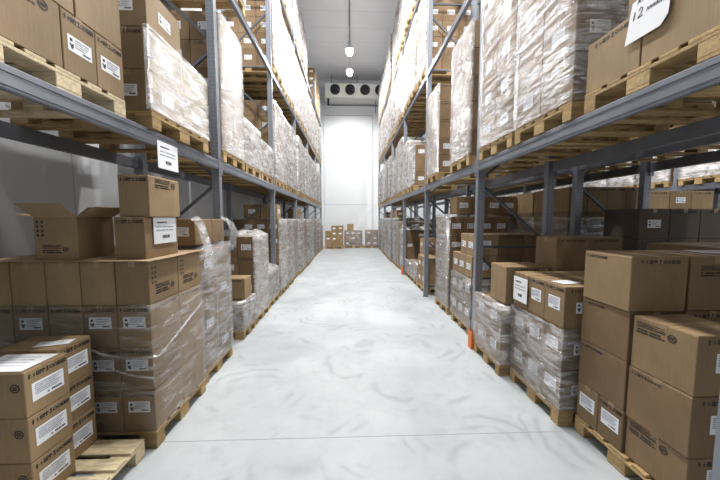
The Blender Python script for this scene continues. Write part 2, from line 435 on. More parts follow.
# ------------------------------------------------------------------ printed decals
def rects_text(mb, x0, x1, y0, y1, mi, rng, word=True):
    x = x0
    while x < x1 - 0.002:
        w = rng.uniform(0.3, 0.9)*(y1-y0)
        if rng.random() < 0.15 and word: x += (y1-y0)*0.5; continue
        if x + w > x1: break
        mb.poly([(x,y0),(x+w,y0),(x+w,y1),(x,y1)], mi=mi); x += w + (y1-y0)*0.22
def label_mesh(w, h, style=0):
    rng = random.Random(int(w*1000)+style*7)
    mb = MB(); mb.poly([(-w/2,-h/2),(w/2,-h/2),(w/2,h/2),(-w/2,h/2)], t=0.0008)
    mb2 = MB()
    if style == 0:     # dark pictogram at left, pale lines, bold word low right
        mb2.poly([(-w*.44,-h*.05),(-w*.36,-h*.33),(-w*.30,-h*.33),(-w*.26,-h*.02),(-w*.30,h*.02),(-w*.35,-h*.1),(-w*.4,h*.02)], mi=1)
        mb2.poly([(-w*.41,h*.12),(-w*.31,h*.12),(-w*.31,h*.32),(-w*.41,h*.32)], mi=1)
        for k in range(4): rects_text(mb2, -w*.2, w*(.42-.06*k), h*(.30-.15*k), h*(.36-.15*k), 2, rng)
        rects_text(mb2, w*.1, w*.44, -h*.36, -h*.25, 1, rng, False)
    elif style == 1:   # pale lines and bold word
        for k in range(6): rects_text(mb2, -w*.42, w*(.40-.05*(k % 3)), h*(.34-.1*k), h*(.38-.1*k), 2, rng)
        rects_text(mb2, w*.08, w*.42, -h*.38, -h*.28, 1, rng, False)
        mb2.poly([(-w*.05,-h*.38),(w*.0,-h*.38),(w*.0,-h*.3),(-w*.05,-h*.3)], mi=1)
    else:              # A4 notice: a few grey lines, bold word
        rects_text(mb2, -w*.36, w*.1, h*.28, h*.33, 1, rng)
        for k in range(2): rects_text(mb2, -w*.40, w*.38, h*(.12-.13*k), h*(.16-.13*k), 2, rng)
        rects_text(mb2, -w*.14, w*.22, -h*.30, -h*.18, 1, rng, False)
    base = len(mb.v); mb.v += [(x, y, z+0.0008) for x, y, z in mb2.v]
    mb.f += [tuple(i+base for i in f) for f in mb2.f]; mb.mi += mb2.mi
    return mb.mesh('label', [M['paper'], M['ink'], M['greyink']])
def icons_mesh(W, h):
    mb = MB(); n = 9; s = W/n; rng = random.Random(3)
    for i in range(n):
        cx = -W/2 + s*(i+.5); r = h/2; t = h*.09
        if i in (0,):   # arrow up
            mb.poly([(cx-r*.25,-r),(cx+r*.25,-r),(cx+r*.25,r*.2),(cx-r*.25,r*.2)]); mb.poly([(cx-r*.6,r*.2),(cx+r*.6,r*.2),(cx,r)])
        elif i == 1:    # small arrow
            mb.poly([(cx-r*.15,-r*.9),(cx+r*.15,-r*.9),(cx+r*.15,0),(cx-r*.15,0)]); mb.poly([(cx-r*.45,0),(cx+r*.45,0),(cx,r*.6)])
        elif i in (2, 7, 8):   # framed pictogram
            q = r*.85
            for a in ((-q,-q,q,-q+t*2),(-q,q-t*2,q,q),(-q,-q,-q+t*2,q),(q-t*2,-q,q,q)): mb.poly([(cx+a[0],a[1]),(cx+a[2],a[1]),(cx+a[2],a[3]),(cx+a[0],a[3])])
            mb.poly([(cx-q*.4,-q*.5),(cx+q*.4,-q*.5),(cx,q*.6)])
        elif i == 3:    # umbrella
            mb.poly([(cx+r*.9*math.cos(a), r*.1+r*.8*math.sin(a)) for a in [PI*k/8 for k in range(9)]])
            mb.poly([(cx-t,-r),(cx+t,-r),(cx+t,r*.1),(cx-t,r*.1)])
        elif i == 4:    # glass
            mb.poly([(cx-r*.15,-r*.2),(cx+r*.15,-r*.2),(cx+r*.6,r),(cx-r*.6,r)]); mb.poly([(cx-t,-r),(cx+t,-r),(cx+t,-r*.2),(cx-t,-r*.2)]); mb.poly([(cx-r*.5,-r),(cx+r*.5,-r),(cx+r*.5,-r+t*2),(cx-r*.5,-r+t*2)])
        elif i in (5, 6):  # stacking-limit mark: ring
            ring(mb, cx, 0, r*.85, r*.5, 12)
    return mb.mesh('handling_marks', [M['ink']])
def ring(mb, cx, cy, ro, ri, n, mi=0):
    for k in range(n):
        a, b = 2*PI*k/n, 2*PI*(k+1)/n
        mb.poly([(cx+ri*math.cos(a),cy+ri*math.sin(a)),(cx+ro*math.cos(a),cy+ro*math.sin(a)),(cx+ro*math.cos(b),cy+ro*math.sin(b)),(cx+ri*math.cos(b),cy+ri*math.sin(b))], mi=mi)
def address_mesh(W, h):
    mb = MB(); rng = random.Random(9)
    for k in range(3): rects_text(mb, -W/2, W*.22, h*(.42-.16*k), h*(.50-.16*k), 0, rng)
    for k in range(2): rects_text(mb, -W/2, W*(.16+.06*k), h*(-.2-.22*k), h*(-.06-.22*k), 0, rng)
    ring(mb, W*.38, 0, W*.105, W*.08, 16)
    for a in (-.3, 0, .3): mb.poly([(W*.32,h*a*.3-.002),(W*.44,h*a*.3-.002),(W*.44,h*a*.3+.002),(W*.32,h*a*.3+.002)])
    return mb.mesh('printed_address', [M['ink']])
def corner_marks_mesh(h):
    mb = MB()
    for cx in (-.018, .018):
        for k in range(4):
            y = h*(.38-.25*k); mb.poly([(cx-.008,y-.010),(cx+.008,y-.010),(cx+.006,y+.006),(cx,y+.011),(cx-.007,y+.004)])
    return mb.mesh('handling_marks', [M['ink']])

ROT = {'f': (PI/2, 0, 0), '+': (PI/2, 0, PI/2), '-': (PI/2, 0, -PI/2)}
def facepos(face, dx, dy, u, z):
    e = 0.0006
    if face == 'f': return (u, -dy/2 - e, z)
    if face == '+': return (dx/2 + e, u, z)
    return (-dx/2 - e, -u, z)

# ------------------------------------------------------------------ cartons (data first)
cartons = []     # dicts
def add_carton(x, y, z, dx, dy, h, mat, where, front=(), side=(), sface='+', look='brown', rz=0.0, grp='', top=False, label=None, tall=''):
    cartons.append(dict(x=x, y=y, z=z, dx=dx, dy=dy, h=h, mat=mat, where=where, front=front, side=side, sf=sface, look=look, rz=rz, grp=grp, top=top, label=label))

wrapspecs = []; palletspecs = []
count = {}
def load(side, lvl, xe, y0, layers, h=0.35, nx=3, ny=3, dx=0.395, dy=0.264, z=None, mat='card', film=None, wz=None, front=('label',), sidem=(), place=None,
         detail=False, pale=False, skip=None, heap=False, py=None, messy=0.0, plen=None, topmat=None, plainlook=None, px=None, lp=0.85):
    """xe: aisle-side |x| edge of the load; z of the surface the pallet stands on"""
    s = -1 if side == 'left' else 1
    if z is None: z = 0.0 if lvl == 0 else LV[lvl-1]
    key = (side, lvl); count[key] = count.get(key, 0) + 1; n = count[key] - 1
    lvn = ('floor', 'lower shelf', 'middle shelf', 'top shelf')[lvl]
    sd = {'left': 'left', 'right': 'right', 'second': 'rear right', 'third': 'far right'}[side]
    where = place or f'{ORD[n]} pallet, {sd} {lvn}'
    ydep = ny*dy
    yc = y0 + ydep/2 if py is None else py
    xc = s*(xe + 0.6) if px is None else px
    palletspecs.append((xc, yc, z, f'wooden pallet under cartons, {where}' if layers else f'empty wooden pallet, {where}', f'pallets on the {sd.strip(",")} {lvn}', detail, pale, (ydep+0.0)/0.8 if plen is None else plen))
    zb = z + 0.146
    sf = '+' if s < 0 else '-'
    for k in range(layers):
        for i in range(nx):
            for j in range(ny):
                if skip and skip(i, j, k): continue
                cx = s*(xe + 0.004 + dx*(i+.5)); cy = y0 + dy*(j+.5)
                m = mat
                if topmat and k == layers-1: m = topmat
                f = tuple(front(i,j,k)) if callable(front) else (front if random.random() < lp else ('marks',))
                sm = tuple(sidem(i,j,k)) if callable(sidem) else sidem
                tier = 'top tier' if k == layers-1 else ('bottom tier' if k == 0 else f'{["first","second","third","fourth","fifth","sixth"][k]} tier')
                row = 'front row' if j == 0 else ('rear row' if j == ny-1 else 'middle row')
                c_ = 'aisle end' if i == 0 else f'{ORD[i]} from aisle'
                wrapped = film is not None and (wz is None or zb + (k+.5)*h < z + wz)
                look = 'wrapped' if wrapped else 'bare'
                add_carton(cx + random.uniform(-.0015,.0015), cy, zb + k*h, dx-0.007, dy-0.007, h-0.004, m,
                           f'{tier}, {row}, {c_}, {where}', f, sm, sf, look, random.uniform(-.003, .003), f'cartons on the {where}', k == layers-1)
    if film:
        top = zb + layers*h if wz is None else z + wz
        wrapspecs.append((s, xe, y0, nx*dx + .004, ydep, z + 0.149, top, film, f'stretch film around cartons, {where}', heap, messy if wz is None else messy - 1))
    return s*(xe), y0, zb + layers*h

F3 = 'film3'; F2 = 'film2'; F1 = 'film1'
# ---- left, floor
# near stack on its own pallet in front (label faces the aisle)
palletspecs.append((-2.25, 1.82, 0, 'pale empty-edged wooden pallet under the near left cartons, its board ends showing', None, True, True, 1.0))
for k in range(3):
    zz = .146 + .285*k
    nmk = ('bottom', 'middle', 'top')[k]
    add_carton(-1.92-.2, 1.81, zz, .4, .262, .282, 'card_tan', '', ('stamp',), ('biglabel', 'marks'), '+', label=f'{nmk} carton with large address label, nearest stack at lower left corner', rz=.0, grp='cartons on the near left pallet')
    add_carton(-2.01-.2, 2.085, zz+.003, .4, .262, .285, 'card_tan', '', ('marks',), ('biglabel', 'marks'), '+', label=f'{nmk} carton of the second near left stack, between front stack and full pallet', rz=0.012*k, grp='cartons on the near left pallet')
    add_carton(-1.92-.615, 1.81, zz, .4, .262, .282, 'card_tan', '', ('marks',), (), '+', label=f'{nmk} carton behind the nearest left stack, away from the aisle', grp='cartons on the near left pallet')
# P1
def p1f(i, j, k):
    if k == 3: return ()
    return ('marks', 'label0') if (i in (0, 1, 3) or k != 2) else ('marks',)
load('left', 0, 1.6, 2.3, 4, h=.355, nx=5, ny=2, dx=.267, dy=.39, film=F1, wz=1.22, front=p1f, sidem=lambda i,j,k: ('address', 'corner') if k == 3 else (('marks',) if k == 2 else ()),
     place='first full floor pallet on the left', detail=True, lp=1, plen=1.0, mat='card_tan')
add_carton(-1.672-.12, 2.60, 1.572, .24, .44, .345, 'card_tan', '', ('marks',), ('address2',), '+', label='lower tan carton of two on the left pallet, white notice on its side', grp='cartons stacked loose on the left pallet')
add_carton(-1.645-.12, 2.62, 1.919, .24, .43, .34, 'card_tan', '', ('marks',), ('addresstop',), '+', label='upper tan carton of two stacked loose on the left pallet, under the shelf', rz=.02, grp='cartons stacked loose on the left pallet')
# P2
load('left', 0, 1.65, 3.17, 4, h=.355, nx=3, ny=2, dy=.38, film=F2, heap=False, messy=0.05, front=('marks','label'), sidem=lambda i,j,k: ('label',) if (j+k) % 2 else (), detail=True)
for (x, y, w, d) in ((-1.83-.0, 3.34, .3, .38), (-2.15, 3.34, .3, .38), (-1.86, 3.72, .33, .3)):
    add_carton(x, y, .146+4*.355+.055, w, d, .28, 'card_tan', '', ('label',), (), '+', label='loose tan carton on the wrapped pallet beside first upright, %s' % ('nearest the aisle' if x > -1.85 else ('set back from aisle' if x < -2 else 'behind the others')), grp='loose cartons on the second left pallet')
# P3 low
load('left', 0, 1.67, 4.42, 1, h=.45, nx=3, ny=2, dy=.28, film=F3, front=('label',), sidem=('label',))
add_carton(-1.69-.2, 4.72, .146+.45+.012, .4, .3, .34, 'card_tan', '', ('marks',), (), '+', label='single tan carton standing on the low white wrapped pallet, left floor', grp='')
# P4
load('left', 0, 1.68, 5.06, 4, h=.36, nx=4, ny=2, dx=.3, dy=.4, film=F3, front=('label',), heap=True, messy=.02)
wrapspecs[-1] = wrapspecs[-1][:7] + ('film3side',) + wrapspecs[-1][8:]
load('left', 0, 1.7, 5.95, 2, h=.32, nx=3, ny=2, dy=.4, film=F3, heap=True)
def bay(side, lvl, xe, b, layers, h=.35, film=F3, n=3, jit=.06, front=('label',), **kw):
    for q in range(n):
        ly = layers[q % len(layers)] if isinstance(layers, (list, tuple)) else layers
        if not ly: continue
        alt = random.random() < .5
        load(side, lvl, xe + random.uniform(-jit/2, jit/2), UY[b] + .12 + q*.88, ly, h=h, nx=3 if alt else 4, ny=3 if alt else 2, dx=.395 if alt else .295, dy=.264 if alt else .395,
             film=film[q % len(film)] if isinstance(film, (list, tuple)) else film, front=front, sidem=('label',) if random.random() < .5 else (), **{**kw})
        if q == 0 and film and b == 2: wrapspecs[-1] = wrapspecs[-1][:7] + ('film3side',) + wrapspecs[-1][8:]
bay('left', 0, 1.72, 2, (5, 5, 5), film=(F2, F3, F2)); bay('left', 0, 1.72, 3, (5, 5, 5), film=(F3, F2, F3)); bay('left', 0, 1.74, 4, (5, 4, 5), film=(F3, F2, F2)); bay('left', 0, 1.74, 5, (5, 5, 4), film=(F2, F3, F2))
add_carton(-1.95, 7.15, 1.912, .38, .36, .34, 'card_tan', '', (), ('label',), '+', label='tan carton on top of the tall wrapped pallet just past second left upright', grp='')
add_carton(-2.36, 7.15, 1.912, .38, .36, .34, 'card', '', ('label',), (), '+', label='dark brown carton beside the tan one, on wrapped pallet past second left upright', grp='')
add_carton(-1.95, 10.1, 1.912, .38, .36, .34, 'card_tan', '', (), (), '+', label='tan carton on a tall wrapped pallet just past the third left upright', grp='')
# ---- left, lower shelf
palletspecs.append((-2.4, 1.965, 2.70, 'pale wooden pallet under the nearest left shelf cartons', None, True, True, 1.16))
for i in range(3):
    for (y, d, sm, nm_) in ((2.305, .243, ('label', 'marks'), 'far'), (2.06, .24, ('label', 'marks'), 'middle'), (1.72, .43, ('addresstop',), 'near')):
        add_carton(-1.80-.2-.4*i, y, 2.847, .396, d, .378, 'card_tan', '', ('marks',), sm, '+', label=f'lower tan carton, {nm_} place, {("aisle end", "middle", "wall end")[i]}, nearest left shelf pallet', grp='lower cartons on the nearest left shelf pallet')
    for q, (y, d) in enumerate(((1.785, .5), (2.235, .38))):
        add_carton(-1.80-.2-.4*i, y, 3.228, .396, d, .38, 'card_tan', '', ('marks',), (), '+', label='upper tan carton on the nearest left shelf pallet, %s, %s' % (('near end', 'far end')[q], ('aisle side', 'middle', 'wall side')[i]), grp='upper cartons on the nearest left shelf pallet')
load('left', 1, 1.73, 2.63, 3, h=.352, nx=3, ny=2, dy=.5, film=F2, wz=.86, place='second lower shelf pallet on the left', detail=True, front=lambda i,j,k: ('label',) if (k in (0, 2)) else ('marks',), sidem=('label',),
     skip=lambda i,j,k: (k == 2 and j == 1), mat='card_tan')
wrapspecs[-1] = wrapspecs[-1][:7] + ('film2b',) + wrapspecs[-1][8:]
load('left', 1, 1.76, 4.12, 5, h=.37, nx=3, ny=2, dy=.4, film=F2, front=('label',), detail=True)
wrapspecs[-1] = wrapspecs[-1][:7] + ('film2b',) + wrapspecs[-1][8:]
load('left', 1, 1.78, 5.05, 2, h=.38, nx=3, ny=2, dy=.4, film=F3, heap=True)
load('left', 1, 1.78, 5.93, 2, h=.32, nx=3, ny=2, dy=.4, film=F3, heap=True)
bay('left', 1, 1.76, 2, (5, 5, 5), h=.365); bay('left', 1, 1.76, 3, (5, 5, 5), h=.365); bay('left', 1, 1.76, 4, (5, 5, 5), h=.36); bay('left', 1, 1.78, 5, (4, 5, 5), film=(F2, F3, F2))
# ---- left, middle shelf
load('left', 2, 1.76, 4.35, 4, h=.36, nx=3, ny=2, dy=.4, film=F3)
for b in (2, 3, 4, 5): bay('left', 2, 1.76, b, (5, 5, 5), h=.36, film=F3 if b < 5 else (F3, F2, F3))
for b in (2, 3): bay('left', 3, 1.78, b, (4, 4, 4), h=.36)
bay('left', 3, 1.8, 5, (5, 5, 5), h=.36, film=None, mat='card_tan')

# ---- right, floor
R1 = 'nearest floor pallet on the right'
palletspecs.append((2.02+.6, 1.975, 0, 'wooden pallet under the big unwrapped cartons at lower right', None, True, False, 1.0))
def rc(x, y, z, dx, dy, h, lab, f=(), sd=(), mat='card', rz=0): add_carton(x, y, z, dx, dy, h, mat, '', f, sd, '-', label=lab, rz=rz, grp='unwrapped cartons on the nearest right pallet', top=True)
rc(2.03+.2, 2.27, .146, .4, .21, .325, 'small labelled carton at the far bottom corner of nearest right stack', ('marks',), ('label1',))
rc(2.03+.2, 2.055, .146, .4, .21, .325, 'second small labelled carton at the bottom of nearest right stack', ('marks',), ('label1', 'marks'))
rc(2.03+.2, 2.165, .474, .4, .42, .375, 'brown carton above the two small labelled ones, nearest right stack', ('marks',), ('marksL',))
rc(2.03+.2, 2.165, .852, .4, .42, .375, 'brown carton under the top one, far column of nearest right stack', ('marks',), ('marksL',))
rc(2.02+.205, 2.155, 1.23, .41, .42, .40, 'topmost tan carton with handling marks, far column of nearest right stack', ('marks',), ('marksL',), 'card_tan', -.03)
rc(2.05+.2, 1.75, .146, .4, .385, .30, 'bottom carton with printed address beside the floor, near column lower right', ('marks', 'label1'), ('address',))
rc(2.04+.2, 1.75, .449, .4, .39, .385, 'middle carton of the near column at lower right, labelled on its end', ('marks', 'label1'), ('marksL',))
rc(2.045+.2, 1.75, .837, .4, .38, .375, 'top carton with printed address and round stamp, near column lower right', ('marks', 'label1'), ('address',), 'card_tan', .01)
for q, (x, nm) in enumerate(((2.45+.21, 'second'), (2.885+.155, 'third'))):
    for k, zz in enumerate((.146, .474, .852)):
        rc(x, 2.165, zz, .41 if nm == 'second' else .33, .42, .325 if k == 0 else .375, f'carton {nm} from aisle, {("bottom", "second", "third")[k]} tier, far row of nearest right pallet', ('marks',))
    rc(x, 2.16, 1.233, .405 if nm == 'second' else .33, .42, .40, f'top carton {nm} from aisle with printed text, nearest right pallet', ('address',))
# R2
def r2f(i, j, k): return ('marks',)
load('right', 0, 1.90, 2.42, 3, h=.385, nx=3, ny=3, dx=.395, dy=.262, film=F1, wz=.92, front=('marks','label'), sidem=lambda i,j,k: ('label1', 'marks') if (k < 2 or j < 2) else (), detail=True, topmat='card_tan', place='second floor pallet on the right')
wrapspecs[-1] = wrapspecs[-1][:7] + ('film2',) + wrapspecs[-1][8:]
# R3
load('right', 0, 1.79, 3.255, 2, h=.36, nx=1, ny=2, dx=.45, dy=.345, film=F2, front=(), sidem=('label1',), detail=True, plen=.86, place='third floor pallet on the right, by orange guard')
for k in range(4):
    for i in range(2):
        add_carton(2.41+.2+.4*i, 3.42, .146+.385*k, .395, .37, .382, 'card', '', ('marks',), (), '-', label=f'plain carton, {("bottom", "second", "third", "top")[k]} tier, {("near", "far")[i]} column, set back on third right floor pallet', grp='set back cartons on the third right pallet', top=k == 3)
add_carton(2.09, 3.44, .146+.72+.02, .5, .36, .45, 'card_tan', '', ('marks',), (), '-', label='wide carton on the wrapped cartons beside first right upright', grp='')
# R4
load('right', 0, 1.92, 4.42, 2, h=.40, nx=3, ny=3, dx=.395, dy=.28, film=F2, sidem=('label1',), plen=1.0, place='fourth floor pallet on the right, past upright')
for k in range(2):
    for i in range(3):
        for j in range(2 if k else 3):
            add_carton(1.93+.2+.4*i+.03*k, 4.42+.14+.28*j, .146+.80+.012+.35*k, .39, .275, .345, 'card_tan' if i == 0 else 'card', '', ('marks',) if i else ('label1',), ('label',), '-',
                label=f'tan carton, {("lower", "upper")[k]} loose tier, {("near", "middle", "far")[j]} row, {ORD[i]} from aisle, fourth right pallet', grp='loose cartons on the fourth right pallet', top=k == 1)
# R5
load('right', 0, 1.92, 5.48, 5, h=.36, nx=4, ny=2, dx=.295, dy=.4, film=F2, mat='card', front=('label',), messy=.05, place='fifth floor pallet on the right')
wrapspecs[-1] = wrapspecs[-1][:7] + ('film2b',) + wrapspecs[-1][8:]
for i in range(4):
    add_carton(2.22+.3*i, 5.7, .146+1.8+.05, .292, .38, .34, 'card', '', ('label',), (), '-', label=f'labelled carton {ORD[i]} from aisle in the row topping fifth right pallet', grp='cartons topping the fifth right pallet')
# bay 3
load('right', 0, 1.88, 7.0, 2, h=.39, nx=3, ny=2, dy=.4, film=None, mat='card_tan', sidem=('label1',), front=('marks',))
load('right', 0, 1.88, 7.88, 1, h=.5, nx=3, ny=2, dy=.4, film=F3)
for k in range(2):
    for i in range(2): add_carton(2.25+.4*i, 8.1, .146+.5+.012+.35*k, .39, .38, .345, 'card_tan', '', ('label',), ('label',), '-', label=f'tan carton on the low white pallet between second and third right uprights, {("lower", "upper")[k]}, {("aisle", "wall")[i]} side', grp='cartons on the low white right pallet')
load('right', 0, 1.88, 8.76, 1, h=.4, nx=3, ny=2, dy=.4, film=F3)
load('right', 0, 1.88, 9.82, 4, h=.34, nx=3, ny=2, dy=.4, film=F3, heap=True, front=('label',))
wrapspecs[-1] = wrapspecs[-1][:7] + ('film3side',) + wrapspecs[-1][8:]
load('right', 0, 1.84, 10.72, 5, h=.33, nx=3, ny=3, film=F2)
load('right', 0, 1.84, 11.58, 5, h=.36, nx=3, ny=2, dy=.38, film=F3)
bay('right', 0, 1.82, 4, (5, 5, 5), film=(F3, F2, F3), h=.36); bay('right', 0, 1.82, 5, (5, 5, 5), film=(F3, F2, F2), h=.36)
for y in (11.8, 13.0, 15.6):
    add_carton(2.05, y, 1.96, .39, .38, .3, 'card_tan', '', ('label',), (), '-', label='tan carton on top of a tall pallet, right side, under the lower shelf at %s' % ({11.8: 'mid aisle', 13.0: 'fifth bay', 15.6: 'far end'}[y]), grp='')
# ---- right, lower shelf
load('right', 1, 1.80, 1.38, 1, h=.36, nx=3, ny=2, dx=.395, dy=.41, film=None, mat='card_tan', detail=True, front=('marks',), sidem=('marks',), place='nearest lower shelf pallet on the right', lp=1)
for i, (y, d) in enumerate(((1.32, .4), (1.72, .39))):
    add_carton(2.03, y, 2.70+.146+.362, .4, d, .36, 'card_tan', '', ('marks',), (), '-', label='upper carton on the nearest right shelf pallet, %s end' % (('near', 'far')[i]), grp='upper cartons on the nearest right shelf pallet')
load('right', 1, 1.78, 2.3, 5, h=.385, nx=3, ny=2, dx=.395, dy=.395, film=F2, front=('marks','label'), sidem=lambda i,j,k: ('label1',) if (j+k) % 2 else (), detail=True, place='second lower shelf pallet on the right', lp=.9)
load('right', 1, 1.78, 3.15, 5, h=.39, nx=3, ny=2, dy=.395, film=F2, front=('label',), sidem=('label1',), detail=True)
wrapspecs[-1] = wrapspecs[-1][:7] + ('film2',) + wrapspecs[-1][8:]
load('right', 1, 1.76, 4.23, 5, h=.38, nx=3, ny=2, dy=.4, film=F3, front=('label',), detail=True)
wrapspecs[-1] = wrapspecs[-1][:7] + ('film2b',) + wrapspecs[-1][8:]
load('right', 1, 1.76, 5.78, 5, h=.345, nx=3, ny=2, dy=.4, film=F3, front=('label',), detail=True)
wrapspecs[-1] = wrapspecs[-1][:7] + ('film2b',) + wrapspecs[-1][8:]
load('right', 1, 1.78, 7.98, 3, h=.37, nx=3, ny=2, dy=.38, film=F3, front=('label',))
wrapspecs[-1] = wrapspecs[-1][:7] + ('film3side',) + wrapspecs[-1][8:]
load('right', 1, 1.78, 8.81, 4, h=.36, nx=3, ny=2, dy=.37, film=F3)
for b in (3, 4, 5): bay('right', 1, 1.78, b, (5, 5, 4) if b == 3 else (5, 5, 5), h=.36, film=(F3, F2, F3))
for b in (2, 3, 4, 5): bay('right', 2, 1.76, b, (5, 5, 5), h=.365, film=F3)
for b in (2, 3, 4, 5): bay('right', 3, 1.76, b, (5, 5, 5), h=.36, film=F3)

# ---- back-to-back rack behind the right one
load('second', 0, 3.26, 1.35, 4, h=.37, nx=3, ny=2, dy=.4, mat='card_tan', front=('marks',))
load('second', 0, 3.26, 2.22, 4, h=.375, nx=3, ny=2, dy=.4, mat='card', front=('marks',))
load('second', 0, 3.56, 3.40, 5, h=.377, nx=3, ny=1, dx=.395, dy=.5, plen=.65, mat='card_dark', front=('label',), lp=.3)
load('second', 0, 3.24, 4.15, 6, h=.372, nx=4, ny=2, dx=.293, dy=.4, mat='card', film=F2, wz=1.93, front=lambda i,j,k: ('marks',) if k == 5 else ('label',), topmat='card_tan')
load('second', 0, 3.28, 5.05, 6, h=.372, nx=4, ny=2, dx=.293, dy=.4, mat='card', film=F2, wz=1.93, topmat='card_tan')
load('second', 0, 3.28, 5.93, 6, h=.37, nx=4, ny=2, dx=.293, dy=.4, mat='card', film=F2, wz=1.93, topmat='card_tan')
bay('second', 0, 3.26, 2, (6, 6, 5), h=.36, film=F2); bay('second', 0, 3.26, 3, (5, 5, 5), film=F2)
bay('second', 1, 3.24, 0, (3, 3, 4), film=F2); bay('second', 1, 3.24, 1, (4, 3, 4), film=F3); bay('second', 1, 3.24, 2, (4, 4, 4), film=F3)
# ---- rack across the next aisle
for b in (1, 2, 3, 4):
    bay('third', 0, 7.95, b, (5, 6, 5), h=.38, film=F3 if b != 2 else (None, F3, None)); bay('third', 1, 7.95, b, (5, 5, 5), h=.38, film=F3)

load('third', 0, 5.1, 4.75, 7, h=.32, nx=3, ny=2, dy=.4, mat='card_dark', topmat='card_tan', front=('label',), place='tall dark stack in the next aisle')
# ---- goods against the end wall
def endload(x, y, layers, h, nx, ny, dx, dy, film, place, skip=None, mat='card_tan'):
    palletspecs.append((x, y, 0, f'wooden pallet under {place}', 'pallets against the end wall', False, False, 1.0))
    for k in range(layers):
        for i in range(nx):
            for j in range(ny):
                if skip and skip(i, j, k): continue
                nmx = ('left', 'middle', 'right', 'rightmost')[i]
                add_carton(x - nx*dx/2 + dx*(i+.5), y - ny*dy/2 + dy*(j+.5), .146 + k*h, dx-.006, dy-.006, h-.004, mat, f'{("bottom","second","third","fourth")[k]} tier, {("front","rear","back")[j]} row, {nmx}, {place}', ('label',) if random.random() < .7 else ('marks',), (), '-', 'bare' if not film else 'wrapped', random.uniform(-.02,.02), f'cartons on {place}')
    if film: wrapspecs.append((1, x-nx*dx/2, y-ny*dy/2, nx*dx, ny*dy, .149, .146+layers*h, film, f'stretch film around {place}', False, 0.0))
endload(-1.01, 18.55, 4, .33, 3, 2, .38, .38, None, 'left pallet before the end wall', skip=lambda i,j,k: (i == 0 and k > 2) or (i == 2 and k == 3 and j == 0))
endload(.21, 19.1, 3, .33, 3, 2, .39, .38, F2, 'middle pallet before the end wall', mat='card')
endload(1.44, 19.1, 3, .34, 2, 2, .40, .38, F2, 'right pallet before the end wall', mat='card')
add_carton(.02, 19.0, .146+.99+.012, .42, .42, .42, 'card_tan', '', (), (), '-', label='single tan carton standing highest on the middle pallet before end wall', grp='')

# ------------------------------------------------------------------ which cartons can be seen
def tree_of(lst):
    V, F = [], []
    for c in lst:
        b = len(V); x0, x1, y0, y1, z0, z1 = c['x']-c['dx']/2, c['x']+c['dx']/2, c['y']-c['dy']/2, c['y']+c['dy']/2, c['z'], c['z']+c['h']
        V += [(x0,y0,z0),(x1,y0,z0),(x1,y1,z0),(x0,y1,z0),(x0,y0,z1),(x1,y0,z1),(x1,y1,z1),(x0,y1,z1)]
        for f in ((0,3,2,1),(4,5,6,7),(0,1,5,4),(1,2,6,5),(2,3,7,6),(3,0,4,7)): F.append(tuple(b+i for i in f))
    return BVHTree.FromPolygons(V, F)
bv = tree_of(cartons)
fw = Vector((math.sin(PSI)*math.cos(TH), math.cos(PSI)*math.cos(TH), -math.sin(TH))); rt = Vector((math.cos(PSI), -math.sin(PSI), 0)); up = rt.cross(fw)
hits = [0]*len(cartons); seen = set()
def shoot(org, w, h, main):
    for py in range(h):
        for px in range(w):
            d = fw*FPX + rt*((px+.5)*720/w - 360) + up*(240 - (py+.5)*480/h)
            r = bv.ray_cast(org, d.normalized())
            if r[2] is not None:
                seen.add(r[2]//6)
                if main: hits[r[2]//6] += 1
shoot(Vector((0, 0, H)), 480, 320, True)
for o_ in ((-.9, 0, 1.9), (.9, 0, 1.9), (0, .8, 2.6), (0, 0, 1.3), (0, 1.2, 1.7)): shoot(Vector(o_), 300, 200, False)
order = sorted(range(len(cartons)), key=lambda i: -hits[i])
indiv = set(i for i in order[:300] if hits[i] > 0)
rest = [i for i in seen if i not in indiv]
print('cartons', len(cartons), 'seen', len(seen), 'individual', len(indiv), 'min px', min(hits[i] for i in indiv), 'rest', len(rest))

# ------------------------------------------------------------------ carton meshes
def carton_mesh(dx, dy, h, mat):
    mb = MB(); c = 0.004
    mb.cham(-dx/2, dx/2, -dy/2, dy/2, 0, h-0.003, c)
    # two closed lid flaps meeting in a seam along the longer side
    if dx >= dy:
        mb.quadbox(-dx/2+c, dx/2-c, -dy/2+c, -0.0015, h-0.004, h); mb.quadbox(-dx/2+c, dx/2-c, 0.0015, dy/2-c, h-0.004, h)
    else:
        mb.quadbox(-dx/2+c, -0.0015, -dy/2+c, dy/2-c, h-0.004, h); mb.quadbox(0.0015, dx/2-c, -dy/2+c, dy/2-c, h-0.004, h)
    return mb.mesh('carton', [M[mat]])
def tape_mesh(dx, dy, h):
    mb = MB(); e = 0.0012
    if dx >= dy:
        mb.quadbox(-dx/2-e, dx/2+e, -.025, .025, h, h+e); mb.quadbox(-dx/2-e, -dx/2, -.025, .025, h*.87, h); mb.quadbox(dx/2, dx/2+e, -.025, .025, h*.87, h)
    else:
        mb.quadbox(-.025, .025, -dy/2-e, dy/2+e, h, h+e); mb.quadbox(-.025, .025, -dy/2-e, -dy/2, h*.87, h); mb.quadbox(-.025, .025, dy/2, dy/2+e, h*.87, h)
    return mb.mesh('packing_tape', [M['tape']])
def r3(v): return round(v, 3)
